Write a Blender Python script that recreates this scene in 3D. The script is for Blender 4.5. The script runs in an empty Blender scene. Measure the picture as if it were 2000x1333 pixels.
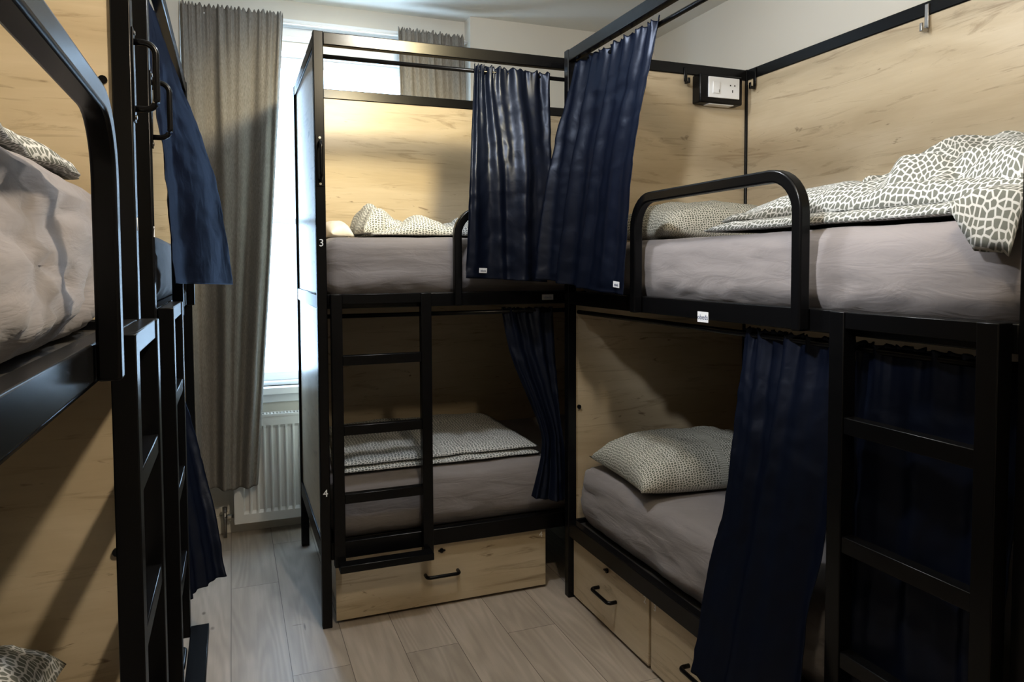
import bpy, bmesh, math, random
from mathutils import Vector, Matrix, noise
random.seed(7)
S = bpy.context.scene
COL = S.collection
PI = math.pi

# ------------------------------------------------------------------ materials
def new_mat(name):
    m = bpy.data.materials.new(name); m.use_nodes = True
    nt = m.node_tree; b = nt.nodes['Principled BSDF']
    return m, nt, b
def N(nt, t, **kw):
    n = nt.nodes.new(t)
    for k, v in kw.items(): setattr(n, k, v)
    return n
def math_node(nt, op, a, b=None, c=None):
    n = N(nt, 'ShaderNodeMath', operation=op)
    for i, v in enumerate((a, b, c)):
        if v is None: continue
        if isinstance(v, (int, float)): n.inputs[i].default_value = v
        else: nt.links.new(v, n.inputs[i])
    return n.outputs[0]
def ramp(nt, fac, stops):
    r = N(nt, 'ShaderNodeValToRGB'); e = r.color_ramp.elements
    while len(e) < len(stops): e.new(0.5)
    for i, (p, c) in enumerate(stops):
        e[i].position = p; e[i].color = (c[0], c[1], c[2], 1)
    nt.links.new(fac, r.inputs[0]); return r.outputs[0]
def mix(nt, fac, a, b, blend='MIX'):
    n = N(nt, 'ShaderNodeMix', data_type='RGBA', blend_type=blend)
    for s, v in ((0, fac), (6, a), (7, b)):
        if isinstance(v, (int, float)): n.inputs[s].default_value = v
        elif isinstance(v, tuple): n.inputs[s].default_value = (*v, 1)
        else: nt.links.new(v, n.inputs[s])
    return n.outputs[2]
def noise_tex(nt, vec, scale, detail=4, rough=.5, dist=0.0):
    n = N(nt, 'ShaderNodeTexNoise'); n.inputs['Scale'].default_value = scale
    n.inputs['Detail'].default_value = detail; n.inputs['Roughness'].default_value = rough
    n.inputs['Distortion'].default_value = dist
    nt.links.new(vec, n.inputs['Vector']); return n.outputs[0]
def bump(nt, b, h, strength, dist=.01):
    n = N(nt, 'ShaderNodeBump'); n.inputs['Strength'].default_value = strength
    n.inputs['Distance'].default_value = dist
    nt.links.new(h, n.inputs['Height']); nt.links.new(n.outputs[0], b.inputs['Normal'])
def plain(name, col, rough=.5, metal=0.0, spec=.5, sheen=0.0):
    m, nt, b = new_mat(name)
    b.inputs['Base Color'].default_value = (*col, 1); b.inputs['Roughness'].default_value = rough
    b.inputs['Metallic'].default_value = metal; b.inputs['Specular IOR Level'].default_value = spec
    if sheen:
        b.inputs['Sheen Weight'].default_value = sheen
    return m

def wood_panel():
    m, nt, b = new_mat('oak_laminate')
    tc = N(nt, 'ShaderNodeTexCoord'); sp = N(nt, 'ShaderNodeSeparateXYZ'); nt.links.new(tc.outputs['Object'], sp.inputs[0])
    along = math_node(nt, 'ADD', sp.outputs[0], sp.outputs[1])
    def vec(sx, sz, off=0.0):
        c = N(nt, 'ShaderNodeCombineXYZ')
        nt.links.new(math_node(nt, 'MULTIPLY', along, sx), c.inputs[0]); nt.links.new(math_node(nt, 'MULTIPLY', sp.outputs[2], sz), c.inputs[1])
        c.inputs[2].default_value = off; return c.outputs[0]
    broad = noise_tex(nt, vec(1.3, 5.5), 1.0, 4, .55, .8)
    fine = noise_tex(nt, vec(5, 70, 3), 1.0, 5, .6, .4)
    streak = noise_tex(nt, vec(2.2, 22, 9), 1.0, 6, .65, 1.6)
    knot = noise_tex(nt, vec(4.5, 16, 21), 1.0, 3, .6, 2.5)
    c = ramp(nt, broad, [(.3, (.47, .375, .245)), (.5, (.58, .48, .33)), (.72, (.68, .58, .425))])
    c = mix(nt, math_node(nt, 'MULTIPLY', fine, .36), c, (.34, .25, .145))
    k = ramp(nt, streak, [(.56, (0, 0, 0)), (.74, (.8, .8, .8))])
    c = mix(nt, k, c, (.24, .165, .09))
    k2 = ramp(nt, knot, [(.67, (0, 0, 0)), (.75, (.9, .9, .9))])
    c = mix(nt, k2, c, (.19, .13, .075))
    nt.links.new(c, b.inputs['Base Color']); b.inputs['Roughness'].default_value = .34
    bump(nt, b, fine, .10, .002)
    return m
def floor_mat():
    m, nt, b = new_mat('plank_laminate')
    tc = N(nt, 'ShaderNodeTexCoord'); sp = N(nt, 'ShaderNodeSeparateXYZ'); nt.links.new(tc.outputs['Object'], sp.inputs[0])
    X, Y = sp.outputs[0], sp.outputs[1]
    c0 = N(nt, 'ShaderNodeCombineXYZ'); nt.links.new(Y, c0.inputs[0]); nt.links.new(math_node(nt, 'ADD', X, .03), c0.inputs[1])
    br = N(nt, 'ShaderNodeTexBrick'); nt.links.new(c0.outputs[0], br.inputs['Vector'])
    br.offset = .37; br.inputs['Scale'].default_value = 1.0; br.inputs['Brick Width'].default_value = 1.22; br.inputs['Row Height'].default_value = .19
    br.inputs['Mortar Size'].default_value = .0012; br.inputs['Mortar Smooth'].default_value = .2; br.inputs['Bias'].default_value = 0
    br.inputs['Color1'].default_value = (0, 0, 0, 1); br.inputs['Color2'].default_value = (1, 1, 1, 1); br.inputs['Mortar'].default_value = (.5, .5, .5, 1)
    seed = N(nt, 'ShaderNodeSeparateColor'); nt.links.new(br.outputs['Color'], seed.inputs[0])
    sd = math_node(nt, 'MULTIPLY', seed.outputs[0], 17.0)
    def vec(sx, sy):
        c = N(nt, 'ShaderNodeCombineXYZ'); nt.links.new(math_node(nt, 'MULTIPLY', X, sx), c.inputs[0])
        nt.links.new(math_node(nt, 'MULTIPLY', Y, sy), c.inputs[1]); nt.links.new(sd, c.inputs[2]); return c.outputs[0]
    field = noise_tex(nt, vec(7.5, .62), 1.0, 2, .45, .25)
    rings = math_node(nt, 'SINE', math_node(nt, 'MULTIPLY', field, 70.0))
    rings = math_node(nt, 'MULTIPLY_ADD', rings, .5, .5)
    fine = noise_tex(nt, vec(95, 4.0), 1.0, 5, .7)
    broad = noise_tex(nt, vec(7, 1.6), 1.0, 3, .55, .6)
    c = ramp(nt, broad, [(.3, (.40, .335, .27)), (.7, (.58, .50, .415))])
    c = mix(nt, math_node(nt, 'MULTIPLY', rings, .24), c, (.17, .135, .10))
    c = mix(nt, math_node(nt, 'MULTIPLY', fine, .5), c, (.22, .18, .14))
    tone = math_node(nt, 'MULTIPLY_ADD', seed.outputs[0], .22, .89)
    tv = N(nt, 'ShaderNodeCombineColor'); [nt.links.new(tone, tv.inputs[i]) for i in range(3)]
    c = mix(nt, 1.0, c, tv.outputs[0], 'MULTIPLY')
    for kx, ky, rx, ry in ((-.095, 2.881, .012, .022), (.205, 2.790, .030, .006), (.228, 2.765, .006, .045), (-.13, 3.02, .012, .02)):
        dx = math_node(nt, 'DIVIDE', math_node(nt, 'SUBTRACT', X, kx), rx); dy = math_node(nt, 'DIVIDE', math_node(nt, 'SUBTRACT', Y, ky), ry)
        d2 = math_node(nt, 'ADD', math_node(nt, 'ADD', math_node(nt, 'MULTIPLY', dx, dx), math_node(nt, 'MULTIPLY', dy, dy)), math_node(nt, 'MULTIPLY', fine, .9))
        c = mix(nt, ramp(nt, d2, [(.35, (.8, .8, .8)), (1.0, (0, 0, 0))]), c, (.06, .045, .03))
    c = mix(nt, br.outputs['Fac'], c, (.09, .07, .055))
    nt.links.new(c, b.inputs['Base Color']); b.inputs['Roughness'].default_value = .42
    bump(nt, b, math_node(nt, 'ADD', math_node(nt, 'MULTIPLY', rings, .4), math_node(nt, 'MULTIPLY', br.outputs['Fac'], -2.0)), .12, .003)
    return m
def print_mat(name, cell, dark, light, scale):
    m, nt, b = new_mat(name)
    tc = N(nt, 'ShaderNodeTexCoord')
    mp = N(nt, 'ShaderNodeMapping'); mp.inputs['Scale'].default_value = (scale * .72, scale, scale)
    nt.links.new(tc.outputs['UV'], mp.inputs[0])
    v = N(nt, 'ShaderNodeTexVoronoi', feature='DISTANCE_TO_EDGE', voronoi_dimensions='2D'); v.inputs['Randomness'].default_value = .62
    v.inputs['Scale'].default_value = 1.0
    nt.links.new(mp.outputs[0], v.inputs['Vector'])
    f = ramp(nt, v.outputs['Distance'], [(cell, light), (cell + .07, dark)])
    nt.links.new(f, b.inputs['Base Color']); b.inputs['Roughness'].default_value = .9; b.inputs['Specular IOR Level'].default_value = .2
    n = noise_tex(nt, tc.outputs['Object'], 38, 3, .5)
    bump(nt, b, n, .35, .006)
    return m
def sheet_mat():
    m, nt, b = new_mat('taupe_sheet')
    tc = N(nt, 'ShaderNodeTexCoord')
    n = noise_tex(nt, tc.outputs['Object'], 3.0, 3, .5)
    c = ramp(nt, n, [(.3, (.225, .203, .203)), (.7, (.262, .236, .235))])
    nt.links.new(c, b.inputs['Base Color']); b.inputs['Roughness'].default_value = .85; b.inputs['Specular IOR Level'].default_value = .25
    b.inputs['Sheen Weight'].default_value = .15
    mp = N(nt, 'ShaderNodeMapping'); mp.inputs['Scale'].default_value = (6, 6, 26); nt.links.new(tc.outputs['Object'], mp.inputs[0])
    bump(nt, b, noise_tex(nt, mp.outputs[0], 1.0, 4, .5, 1.2), .45, .008)
    return m
def drape_mat():
    m, nt, b = new_mat('grey_linen')
    tc = N(nt, 'ShaderNodeTexCoord')
    mp = N(nt, 'ShaderNodeMapping'); mp.inputs['Scale'].default_value = (420, 420, 60); nt.links.new(tc.outputs['Object'], mp.inputs[0])
    n = noise_tex(nt, mp.outputs[0], 1.0, 2, .6)
    c = ramp(nt, n, [(.3, (.15, .138, .12)), (.7, (.255, .236, .21))])
    nt.links.new(c, b.inputs['Base Color']); b.inputs['Roughness'].default_value = .9; b.inputs['Specular IOR Level'].default_value = .15
    return m
def coat_mix(name, col, gloss_col, rough, f0, f1, power, bscale, bstr, bdist, dist=0.0):
    """a dark diffuse body under a thin coat whose reflection is capped at grazing angles"""
    m, nt, b = new_mat(name); nt.nodes.remove(b); out = nt.nodes['Material Output']
    d = N(nt, 'ShaderNodeBsdfDiffuse'); d.inputs[0].default_value = (*col, 1)
    g_ = N(nt, 'ShaderNodeBsdfGlossy'); g_.inputs['Color'].default_value = (*gloss_col, 1); g_.inputs['Roughness'].default_value = rough
    lw = N(nt, 'ShaderNodeLayerWeight'); lw.inputs[0].default_value = .5
    fac = math_node(nt, 'MULTIPLY_ADD', math_node(nt, 'POWER', lw.outputs['Facing'], power), f1 - f0, f0)
    tc = N(nt, 'ShaderNodeTexCoord'); h = noise_tex(nt, tc.outputs['Object'], bscale, 3, .5, dist)
    bp = N(nt, 'ShaderNodeBump'); bp.inputs['Strength'].default_value = bstr; bp.inputs['Distance'].default_value = bdist
    nt.links.new(h, bp.inputs['Height'])
    for n in (d, g_): nt.links.new(bp.outputs[0], n.inputs['Normal'])
    mx = N(nt, 'ShaderNodeMixShader'); nt.links.new(fac, mx.inputs[0]); nt.links.new(d.outputs[0], mx.inputs[1]); nt.links.new(g_.outputs[0], mx.inputs[2])
    nt.links.new(mx.outputs[0], out.inputs[0]); return m
def satin_mat(): return coat_mix('navy_satin', (.0028, .0044, .0112), (.72, .80, 1.0), .38, .025, .022, 2.0, 14, .25, .01, .6)
def metal_mat(): return coat_mix('black_powder_coat', (.0030, .0030, .0034), (1, 1, 1), .25, .017, .24, 3.0, 900, .06, .0006)
def plaster(name, col):
    m, nt, b = new_mat(name)
    tc = N(nt, 'ShaderNodeTexCoord')
    n = noise_tex(nt, tc.outputs['Object'], 2.0, 4, .5)
    nt.links.new(ramp(nt, n, [(.3, tuple(x * .97 for x in col)), (.7, col)]), b.inputs['Base Color'])
    b.inputs['Roughness'].default_value = .75
    bump(nt, b, noise_tex(nt, tc.outputs['Object'], 120, 3, .5), .06, .002)
    return m
def glass_mat():
    m, nt, b = new_mat('window_glass')
    nt.nodes.remove(b); out = nt.nodes['Material Output']
    t = N(nt, 'ShaderNodeBsdfTransparent'); g = N(nt, 'ShaderNodeBsdfGlossy'); g.inputs['Roughness'].default_value = .02
    mx = N(nt, 'ShaderNodeMixShader'); mx.inputs[0].default_value = .05
    nt.links.new(t.outputs[0], mx.inputs[1]); nt.links.new(g.outputs[0], mx.inputs[2]); nt.links.new(mx.outputs[0], out.inputs[0])
    return m
M = dict(
    wood=wood_panel(), floor=floor_mat(), metal=metal_mat(), sheet=sheet_mat(), satin=satin_mat(), drape=drape_mat(),
    duvet=print_mat('pebble_print_duvet', .095, (.15, .155, .135), (.58, .58, .56), 74),
    pillow=print_mat('pebble_print_pillow', .13, (.15, .155, .125), (.66, .65, .58), 125),
    fine=print_mat('fine_print_duvet', .13, (.16, .175, .17), (.72, .73, .72), 105),
    wall=plaster('cream_wall_paint', (.72, .68, .60)), ceil=plaster('ceiling_paint', (.78, .755, .69)),
    gloss=plain('white_gloss_paint', (.80, .81, .82), .3), rad=plain('radiator_enamel', (.80, .79, .77), .3),
    white=plain('white_plastic', (.80, .80, .80), .35), label=plain('white_label', (.82, .83, .85), .6),
    print=plain('navy_print', (.06, .075, .16), .6), decal=plain('white_decal', (.85, .85, .85), .5),
    dark=plain('dark_slot', (.01, .01, .01), .5), steel=plain('worn_steel', (.35, .34, .33), .35, 1.0), brass=plain('dull_chrome', (.6, .57, .52), .28, 1.0),
    lining=plain('white_cotton', (.75, .72, .68), .9), glass=glass_mat(), board=plain('skirting_paint', (.72, .68, .60), .5),
    base=plain('dark_board', (.03, .026, .022), .6), greylabel=plain('grey_label', (.25, .25, .26), .6), brick=plain('pale_render', (.80, .79, .77), .8), slot=plain('radiator_slot', (.12, .12, .12), .5),
)

# ------------------------------------------------------------------ object helpers
def tag(o, label=None, cat=None, group=None, kind=None):
    if label: o['label'] = label
    if cat: o['category'] = cat
    if group: o['group'] = group
    if kind: o['kind'] = kind
    return o
def empty(name, loc=(0, 0, 0)):
    o = bpy.data.objects.new(name, None); o.location = loc; o.empty_display_size = .1; COL.objects.link(o); return o
class MB:
    """collects boxes, tubes and grids of ONE mesh, in room coordinates"""
    def __init__(s): s.v = []; s.f = []; s.uv = {}
    def box(s, a, b):
        x0, x1 = sorted((a[0], b[0])); y0, y1 = sorted((a[1], b[1])); z0, z1 = sorted((a[2], b[2])); i = len(s.v)
        s.v += [(x, y, z) for z in (z0, z1) for y in (y0, y1) for x in (x0, x1)]
        s.f += [tuple(i + k for k in q) for q in ((0, 2, 3, 1), (4, 5, 7, 6), (0, 1, 5, 4), (2, 6, 7, 3), (0, 4, 6, 2), (1, 3, 7, 5))]
        return s
    def sweep(s, path, prof, closed=True, caps=True, up=None):
        """prof: list of (a,b) offsets in the plane across the path"""
        P = [Vector(p) for p in path]; n = len(prof); base = len(s.v)
        for k, p in enumerate(P):
            t = (P[min(k + 1, len(P) - 1)] - P[max(k - 1, 0)]).normalized()
            u = Vector(up) if up else (Vector((0, 0, 1)) if abs(t.z) < .9 else Vector((1, 0, 0)))
            a = t.cross(u).normalized(); b = a.cross(t).normalized()
            sc = 1.0
            if 0 < k < len(P) - 1:
                c = (P[k] - P[k - 1]).normalized().dot((P[k + 1] - P[k]).normalized()); sc = 1 / max(.5, math.sqrt((1 + c) / 2))
            for (q, r) in prof: s.v.append(tuple(p + a * q + b * r * (sc if up is None else 1)))
        for k in range(len(P) - 1):
            for j in range(n):
                j2 = (j + 1) % n
                s.f.append((base + k * n + j, base + k * n + j2, base + (k + 1) * n + j2, base + (k + 1) * n + j))
        if caps:
            s.f.append(tuple(base + j for j in range(n - 1, -1, -1))); s.f.append(tuple(base + (len(P) - 1) * n + j for j in range(n)))
        return s
    def tube(s, path, r, n=12): return s.sweep(path, [(r * math.cos(2 * PI * k / n), r * math.sin(2 * PI * k / n)) for k in range(n)])
    def build(s, name, mat, parent=None, base=(0, 0, 0), bevel=0, seg=2, smooth=False, solid=0, subsurf=0):
        me = bpy.data.meshes.new(name)
        bx, by, bz = base
        me.from_pydata([(x - bx, y - by, z - bz) for x, y, z in s.v], [], s.f)
        bm = bmesh.new(); bm.from_mesh(me); bmesh.ops.recalc_face_normals(bm, faces=bm.faces); bm.to_mesh(me); bm.free()
        me.materials.append(mat)
        if smooth: me.shade_smooth()
        o = bpy.data.objects.new(name, me); COL.objects.link(o)
        if parent is not None: o.parent = parent
        else: o.location = base
        if solid:
            m = o.modifiers.new('thickness', 'SOLIDIFY'); m.thickness = solid; m.offset = 0
        if bevel:
            m = o.modifiers.new('edge', 'BEVEL'); m.width = bevel; m.segments = seg; m.limit_method = 'ANGLE'; m.harden_normals = False
            me.shade_smooth()
            try: me.set_sharp_from_angle(angle=math.radians(35))
            except Exception: pass
        return o
def struct(mb, name, mat, label=None, bevel=0):
    o = mb.build(name, mat, bevel=bevel); o['kind'] = 'structure'
    if label: o['label'] = label
    return o
_txt = {}
def text(name, body, size, mat, mw, parent, depth=.0006):
    """lettering as a mesh; mw places the text plane (x right, y up, z out)"""
    c = bpy.data.curves.new('lettering', 'FONT'); c.body = body; c.size = size; c.align_x = 'CENTER'; c.align_y = 'CENTER'; c.extrude = depth
    t = bpy.data.objects.new('lettering', c); COL.objects.link(t)
    dg = bpy.context.evaluated_depsgraph_get(); dg.update()
    me = bpy.data.meshes.new_from_object(t.evaluated_get(dg)); me.name = name
    bpy.data.objects.remove(t); bpy.data.curves.remove(c)
    me.transform(mw); me.materials.clear(); me.materials.append(mat)
    o = bpy.data.objects.new(name, me); COL.objects.link(o); o.parent = parent
    return o
def frame_mat(origin, xdir, ydir):
    x = Vector(xdir).normalized(); y = Vector(ydir).normalized(); z = x.cross(y)
    m = Matrix((x, y, z)).transposed().to_4x4(); m.translation = Vector(origin); return m

# ------------------------------------------------------------------ the bunk
H, W, PW = 2.2, .895, .036
class Fr:
    """lx along the bunk from its ladder end, ly from the open front inward"""
    def __init__(s, o, ux, uy, L): s.o = o; s.ux = ux; s.uy = uy; s.L = L
    def p(s, lx, ly, z): return (s.o[0] + s.ux[0] * lx + s.uy[0] * ly, s.o[1] + s.ux[1] * lx + s.uy[1] * ly, z)
def make_bunk(fr, name, label, nums, drawers, socket=None, hooks=(), sticker=None, grab=True):
    L = fr.L; base = (fr.o[0], fr.o[1], 0)
    root = empty(name, base); tag(root, label, 'bunk bed', 'black metal bunk beds in the dormitory')
    def B(nm, a, b, mat=M['metal'], parent=root, bev=.003):
        return MB().box(fr.p(*a), fr.p(*b)).build(nm, mat, parent, base, bevel=bev)
    posts = []
    for lx in (0, L - PW):
        for ly in (0, W - PW): posts.append(B('post', (lx, ly, 0), (lx + PW, ly + PW, H)))
    a, b = PW, L - PW
    # frame rails
    for z0, z1, nm in ((2.153, 2.198, 'top_rail'), (1.196, 1.249, 'side_rail'), (.256, .32, 'lower_rail')):
        B(nm, (a, .002, z0), (b, .034, z1)); B(nm, (a, W - .034, z0), (b, W - .008, z1))
        for lx in (.002, L - .034): B(nm.replace('side', 'end') if 'side' in nm else nm, (lx, PW, z0), (lx + .032, W - PW, z1))
    # boards
    for z0, z1 in ((1.249, 2.153), (.32, 1.196)):
        B('back_panel', (a, W - .028, z0), (b, W - .012, z1), M['wood'], bev=.001)
        for lx in (.010, L - .026): B('end_panel', (lx, PW, z0), (lx + .016, W - PW, z1), M['wood'], bev=.001)
    for z in (1.212, .286): B('bed_base', (a, .036, z), (b, W - .036, z + .018), M['base'])
    # ladder
    lad = empty('ladder', (0, 0, 0)); lad.parent = root
    l0, l1 = .044, .418
    for lx in (l0, l1 - .04): B('stile', (lx, -.037, .24), (lx + .04, -.001, 1.25), parent=lad, bev=.002)
    for z in (1.25, 1.024, .765, .51): B('rung', (l0 + .04, -.034, z - .036), (l1 - .04, -.003, z), parent=lad, bev=.002)
    B('step', (l0 + .012, -.088, .236), (l1 - .012, -.037, .263), parent=lad, bev=.002)
    # guard rail
    g0, g1, zt, r = .528, 1.262, 1.565, .095; yy = -.017
    path = [(g0, 1.197)]
    for k in range(9):
        t = PI - k * PI / 16; path.append((g0 + r + r * math.cos(t), zt - r + r * math.sin(t)))
    for k in range(9):
        t = PI / 2 - k * PI / 16; path.append((g1 - r + r * math.cos(t), zt - r + r * math.sin(t)))
    path.append((g1, 1.197))
    q = .0155
    n = Vector((fr.uy[0], fr.uy[1], 0))
    MB().sweep([fr.p(x, yy, z) for x, z in path], [(-q, -q), (q, -q), (q, q), (-q, q)], up=n).build('guard_rail', M['metal'], root, base, bevel=.005, seg=3)
    # curtain rods
    for z in (2.122, 1.165):
        MB().tube([fr.p(PW, .046, z), fr.p(L - PW, .046, z)], .0085).build('curtain_rod', M['metal'], root, base, smooth=True)
    # grab handle on the ladder post
    if grab:
        hd = B('handle', (.004, -.0035, 1.642), (.032, 0, 1.826), parent=posts[0], bev=.001)
        zs0, zs1, hr = 1.668, 1.800, .022; pth = [(.0, zs0)]
        for k in range(7):
            t = -PI / 2 + k * PI / 12; pth.append((-(.042 - hr) - hr * math.sin(k * PI / 12), zs0 + hr - hr * math.cos(k * PI / 12)))
        for k in range(7): pth.append((-(.042 - hr) - hr * math.cos(k * PI / 12), zs1 - hr + hr * math.sin(k * PI / 12)))
        pth.append((0, zs1))
        hb = MB().tube([fr.p(.018, y, z) for y, z in pth], .0065, 12)
        o2 = hb.build('handle', M['metal'], posts[0], base, smooth=True)
        for z in (1.651, 1.817):
            MB().tube([fr.p(.018, -.0035, z), fr.p(.018, -.006, z)], .0045, 10).build('screw', M['steel'], posts[0], base, smooth=False)
    # numbers on the post (read from the front)
    right = Vector((fr.ux[0], fr.ux[1], 0)); out = Vector((-fr.uy[0], -fr.uy[1], 0))
    if right.cross(Vector((0, 0, 1))).dot(out) < 0: right = -right
    for ch, z in nums: text('number', ch, .038, M['decal'], frame_mat(fr.p(.018, -.0006, z), right, (0, 0, 1)), posts[0])
    for o in posts[0].children:
        if o.name.startswith('number'): o.data.transform(Matrix.Translation((-base[0], -base[1], 0)))
    # drawers under the bed
    for (d0, d1, num, nx) in drawers:
        y0 = .022
        d = MB().box(fr.p(d0, y0, .012), fr.p(d1, y0 + .018, .252)).box(fr.p(d0 + .02, y0 + .018, .014), fr.p(d1 - .02, y0 + .62, .21)).build('drawer', M['wood'], root, base, bevel=.0015)
        c = (d0 + d1) / 2 + (-.02 if d1 - d0 > .7 else .0); hz, hw, hp = .135, .066, .034
        path = [(c - hw, y0, hz)]
        for k in range(6): path.append((c - hw + .014 - .014 * math.cos(k * PI / 10), y0 - hp + .014 - .014 * math.sin(k * PI / 10), hz))
        for k in range(6): path.append((c + hw - .014 + .014 * math.sin(k * PI / 10), y0 - hp + .014 - .014 * math.cos(k * PI / 10), hz))
        path.append((c + hw, y0, hz))
        MB().tube([fr.p(*p) for p in path], .0068, 12).build('handle', M['metal'], d, base, smooth=True)
        lk = MB(); lk.tube([fr.p(c + .0, y0 + .001, .225), fr.p(c + .0, y0 - .006, .225)], .009, 14); lk.box(fr.p(c - .014, y0 - .010, .2235), fr.p(c + .014, y0 - .003, .2285))
        lk.build('lock', M['metal'], d, base)
        if num: t = text('number', num, .034, M['decal'], frame_mat(fr.p(nx, y0 - .0006, .228), right, (0, 0, 1)), d); t.data.transform(Matrix.Translation((-base[0], -base[1], 0)))
    # bolts where the boards meet the posts
    for z in (1.718, .78):
        MB().tube([fr.p(L - .026, .052, z), fr.p(L - .032, .052, z)], .0085, 12).build('bolt', M['metal'], root, base, smooth=False)
        MB().tube([fr.p(.026, .052, z), fr.p(.032, .052, z)], .0085, 12).build('bolt', M['metal'], root, base, smooth=False)
    if sticker:
        for lx, z, w_, h_, mt, body in sticker:
            st = B('sticker', (lx - w_ / 2, .0012, z - h_ / 2), (lx + w_ / 2, .0022, z + h_ / 2), mt, bev=0)
            t = text('lettering', body, h_ * .68, M['print'], frame_mat(fr.p(lx, .0009, z - .001), right, (0, 0, 1)), st, .0002); t.data.transform(Matrix.Translation((-base[0], -base[1], 0)))
    if socket:
        lx1, ly0, ly1, z0, z1 = socket      # box on the inside of the far end board
        bx = B('socket_box', (lx1 - .058, ly0, z0), (lx1, ly1, z1), bev=.006)
        pl = B('face_plate', (lx1 - .066, ly0 + .038, z0 + .022), (lx1 - .058, ly1 - .022, z1 - .012), M['white'], parent=bx, bev=.002)
        w0, w1 = ly0 + .038, ly1 - .022; mid = (w0 + w1) / 2; zc = (z0 + z1) / 2 + .005
        B('rocker_switch', (lx1 - .0705, w0 + .018, zc - .026), (lx1 - .066, w0 + .052, zc + .022), M['white'], parent=bx, bev=.0015)
        B('switch_mark', (lx1 - .071, w0 + .047, zc - .022), (lx1 - .0704, w0 + .0495, zc - .01), M['dark'], parent=bx, bev=0)
        for dx, dz, ww, hh in ((-.011, .012, .003, .003), (.011, .012, .003, .003), (0, -.012, .0022, .0055)):
            c = w1 - .036
            B('socket_hole', (lx1 - .0664, c + dx - ww, zc + dz - hh), (lx1 - .0658, c + dx + ww, zc + dz + hh), M['dark'], parent=bx, bev=0)
        B('reading_light', (lx1 - .05, ly0 + .05, z0 - .003), (lx1 - .012, ly1 - .04, z0 + .001), M['white'], parent=bx, bev=0)
    for kind, lx, ly, z in hooks:
        if kind == 'back': bxs = [((lx - .0075, W - .040, z - .05), (lx + .0075, W - .034, z + .028)), ((lx - .0055, W - .062, z - .062), (lx + .0055, W - .036, z - .050)), ((lx - .0055, W - .064, z - .062), (lx + .0055, W - .058, z - .035))]
        else: bxs = [((L - .040, ly - .0075, z - .04), (L - .034, ly + .0075, z + .02)), ((L - .062, ly - .0055, z - .05), (L - .036, ly + .0055, z - .04)), ((L - .064, ly - .0055, z - .05), (L - .058, ly + .0055, z - .028))]
        mb = MB()
        for p0, p1 in bxs: mb.box(fr.p(*p0), fr.p(*p1))
        mb.build('coat_hook', M['steel'] if kind == 'back' and lx < 1.5 else M['metal'], root, base, bevel=.002)
    return root

F_B = Fr((.2885, 2.716), (1, 0), (0, 1), 1.845)
F_C = Fr((1.2485, .802), (0, 1), (1, 0), 1.845)
F_A1 = Fr((-.175, 1.652), (0, -1), (-1, 0), 1.845)
F_A2 = Fr((-.175, 1.955), (0, 1), (-1, 0), 1.75)
make_bunk(F_B, 'bunk_bed', 'black metal bunk bed with wood panels standing in front of the window', (('3', 1.437), ('4', .512)), [(.053, .915, '4', .893)],
          sticker=[(.918, 1.222, .05, .022, M['greylabel'], 'obeds')])
make_bunk(F_C, 'bunk_bed', 'black metal bunk bed along the right wall, white power socket in its corner', (), [(1.238, 1.806, '2', 1.262), (.662, 1.224, '3', 1.2)],
          grab=False, socket=(1.845 - .026, .585, .800, 2.03, 2.150), hooks=[('end', 0, .545, 2.16), ('back', 1.755, 0, 2.165), ('back', .93, 0, 2.16)],
          sticker=[(.925, 1.203, .05, .03, M['label'], 'obeds')])
make_bunk(F_A1, 'bunk_bed', 'black metal bunk bed at the left edge, wrinkled mattress behind its guard rail', (('1', 1.437),), [(.053, .915, '', .08)])
make_bunk(F_A2, 'bunk_bed', 'black metal bunk bed beside the grey window curtain, second in the left row', (('2', 1.437),), [(.053, .915, '', .08)])

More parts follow.
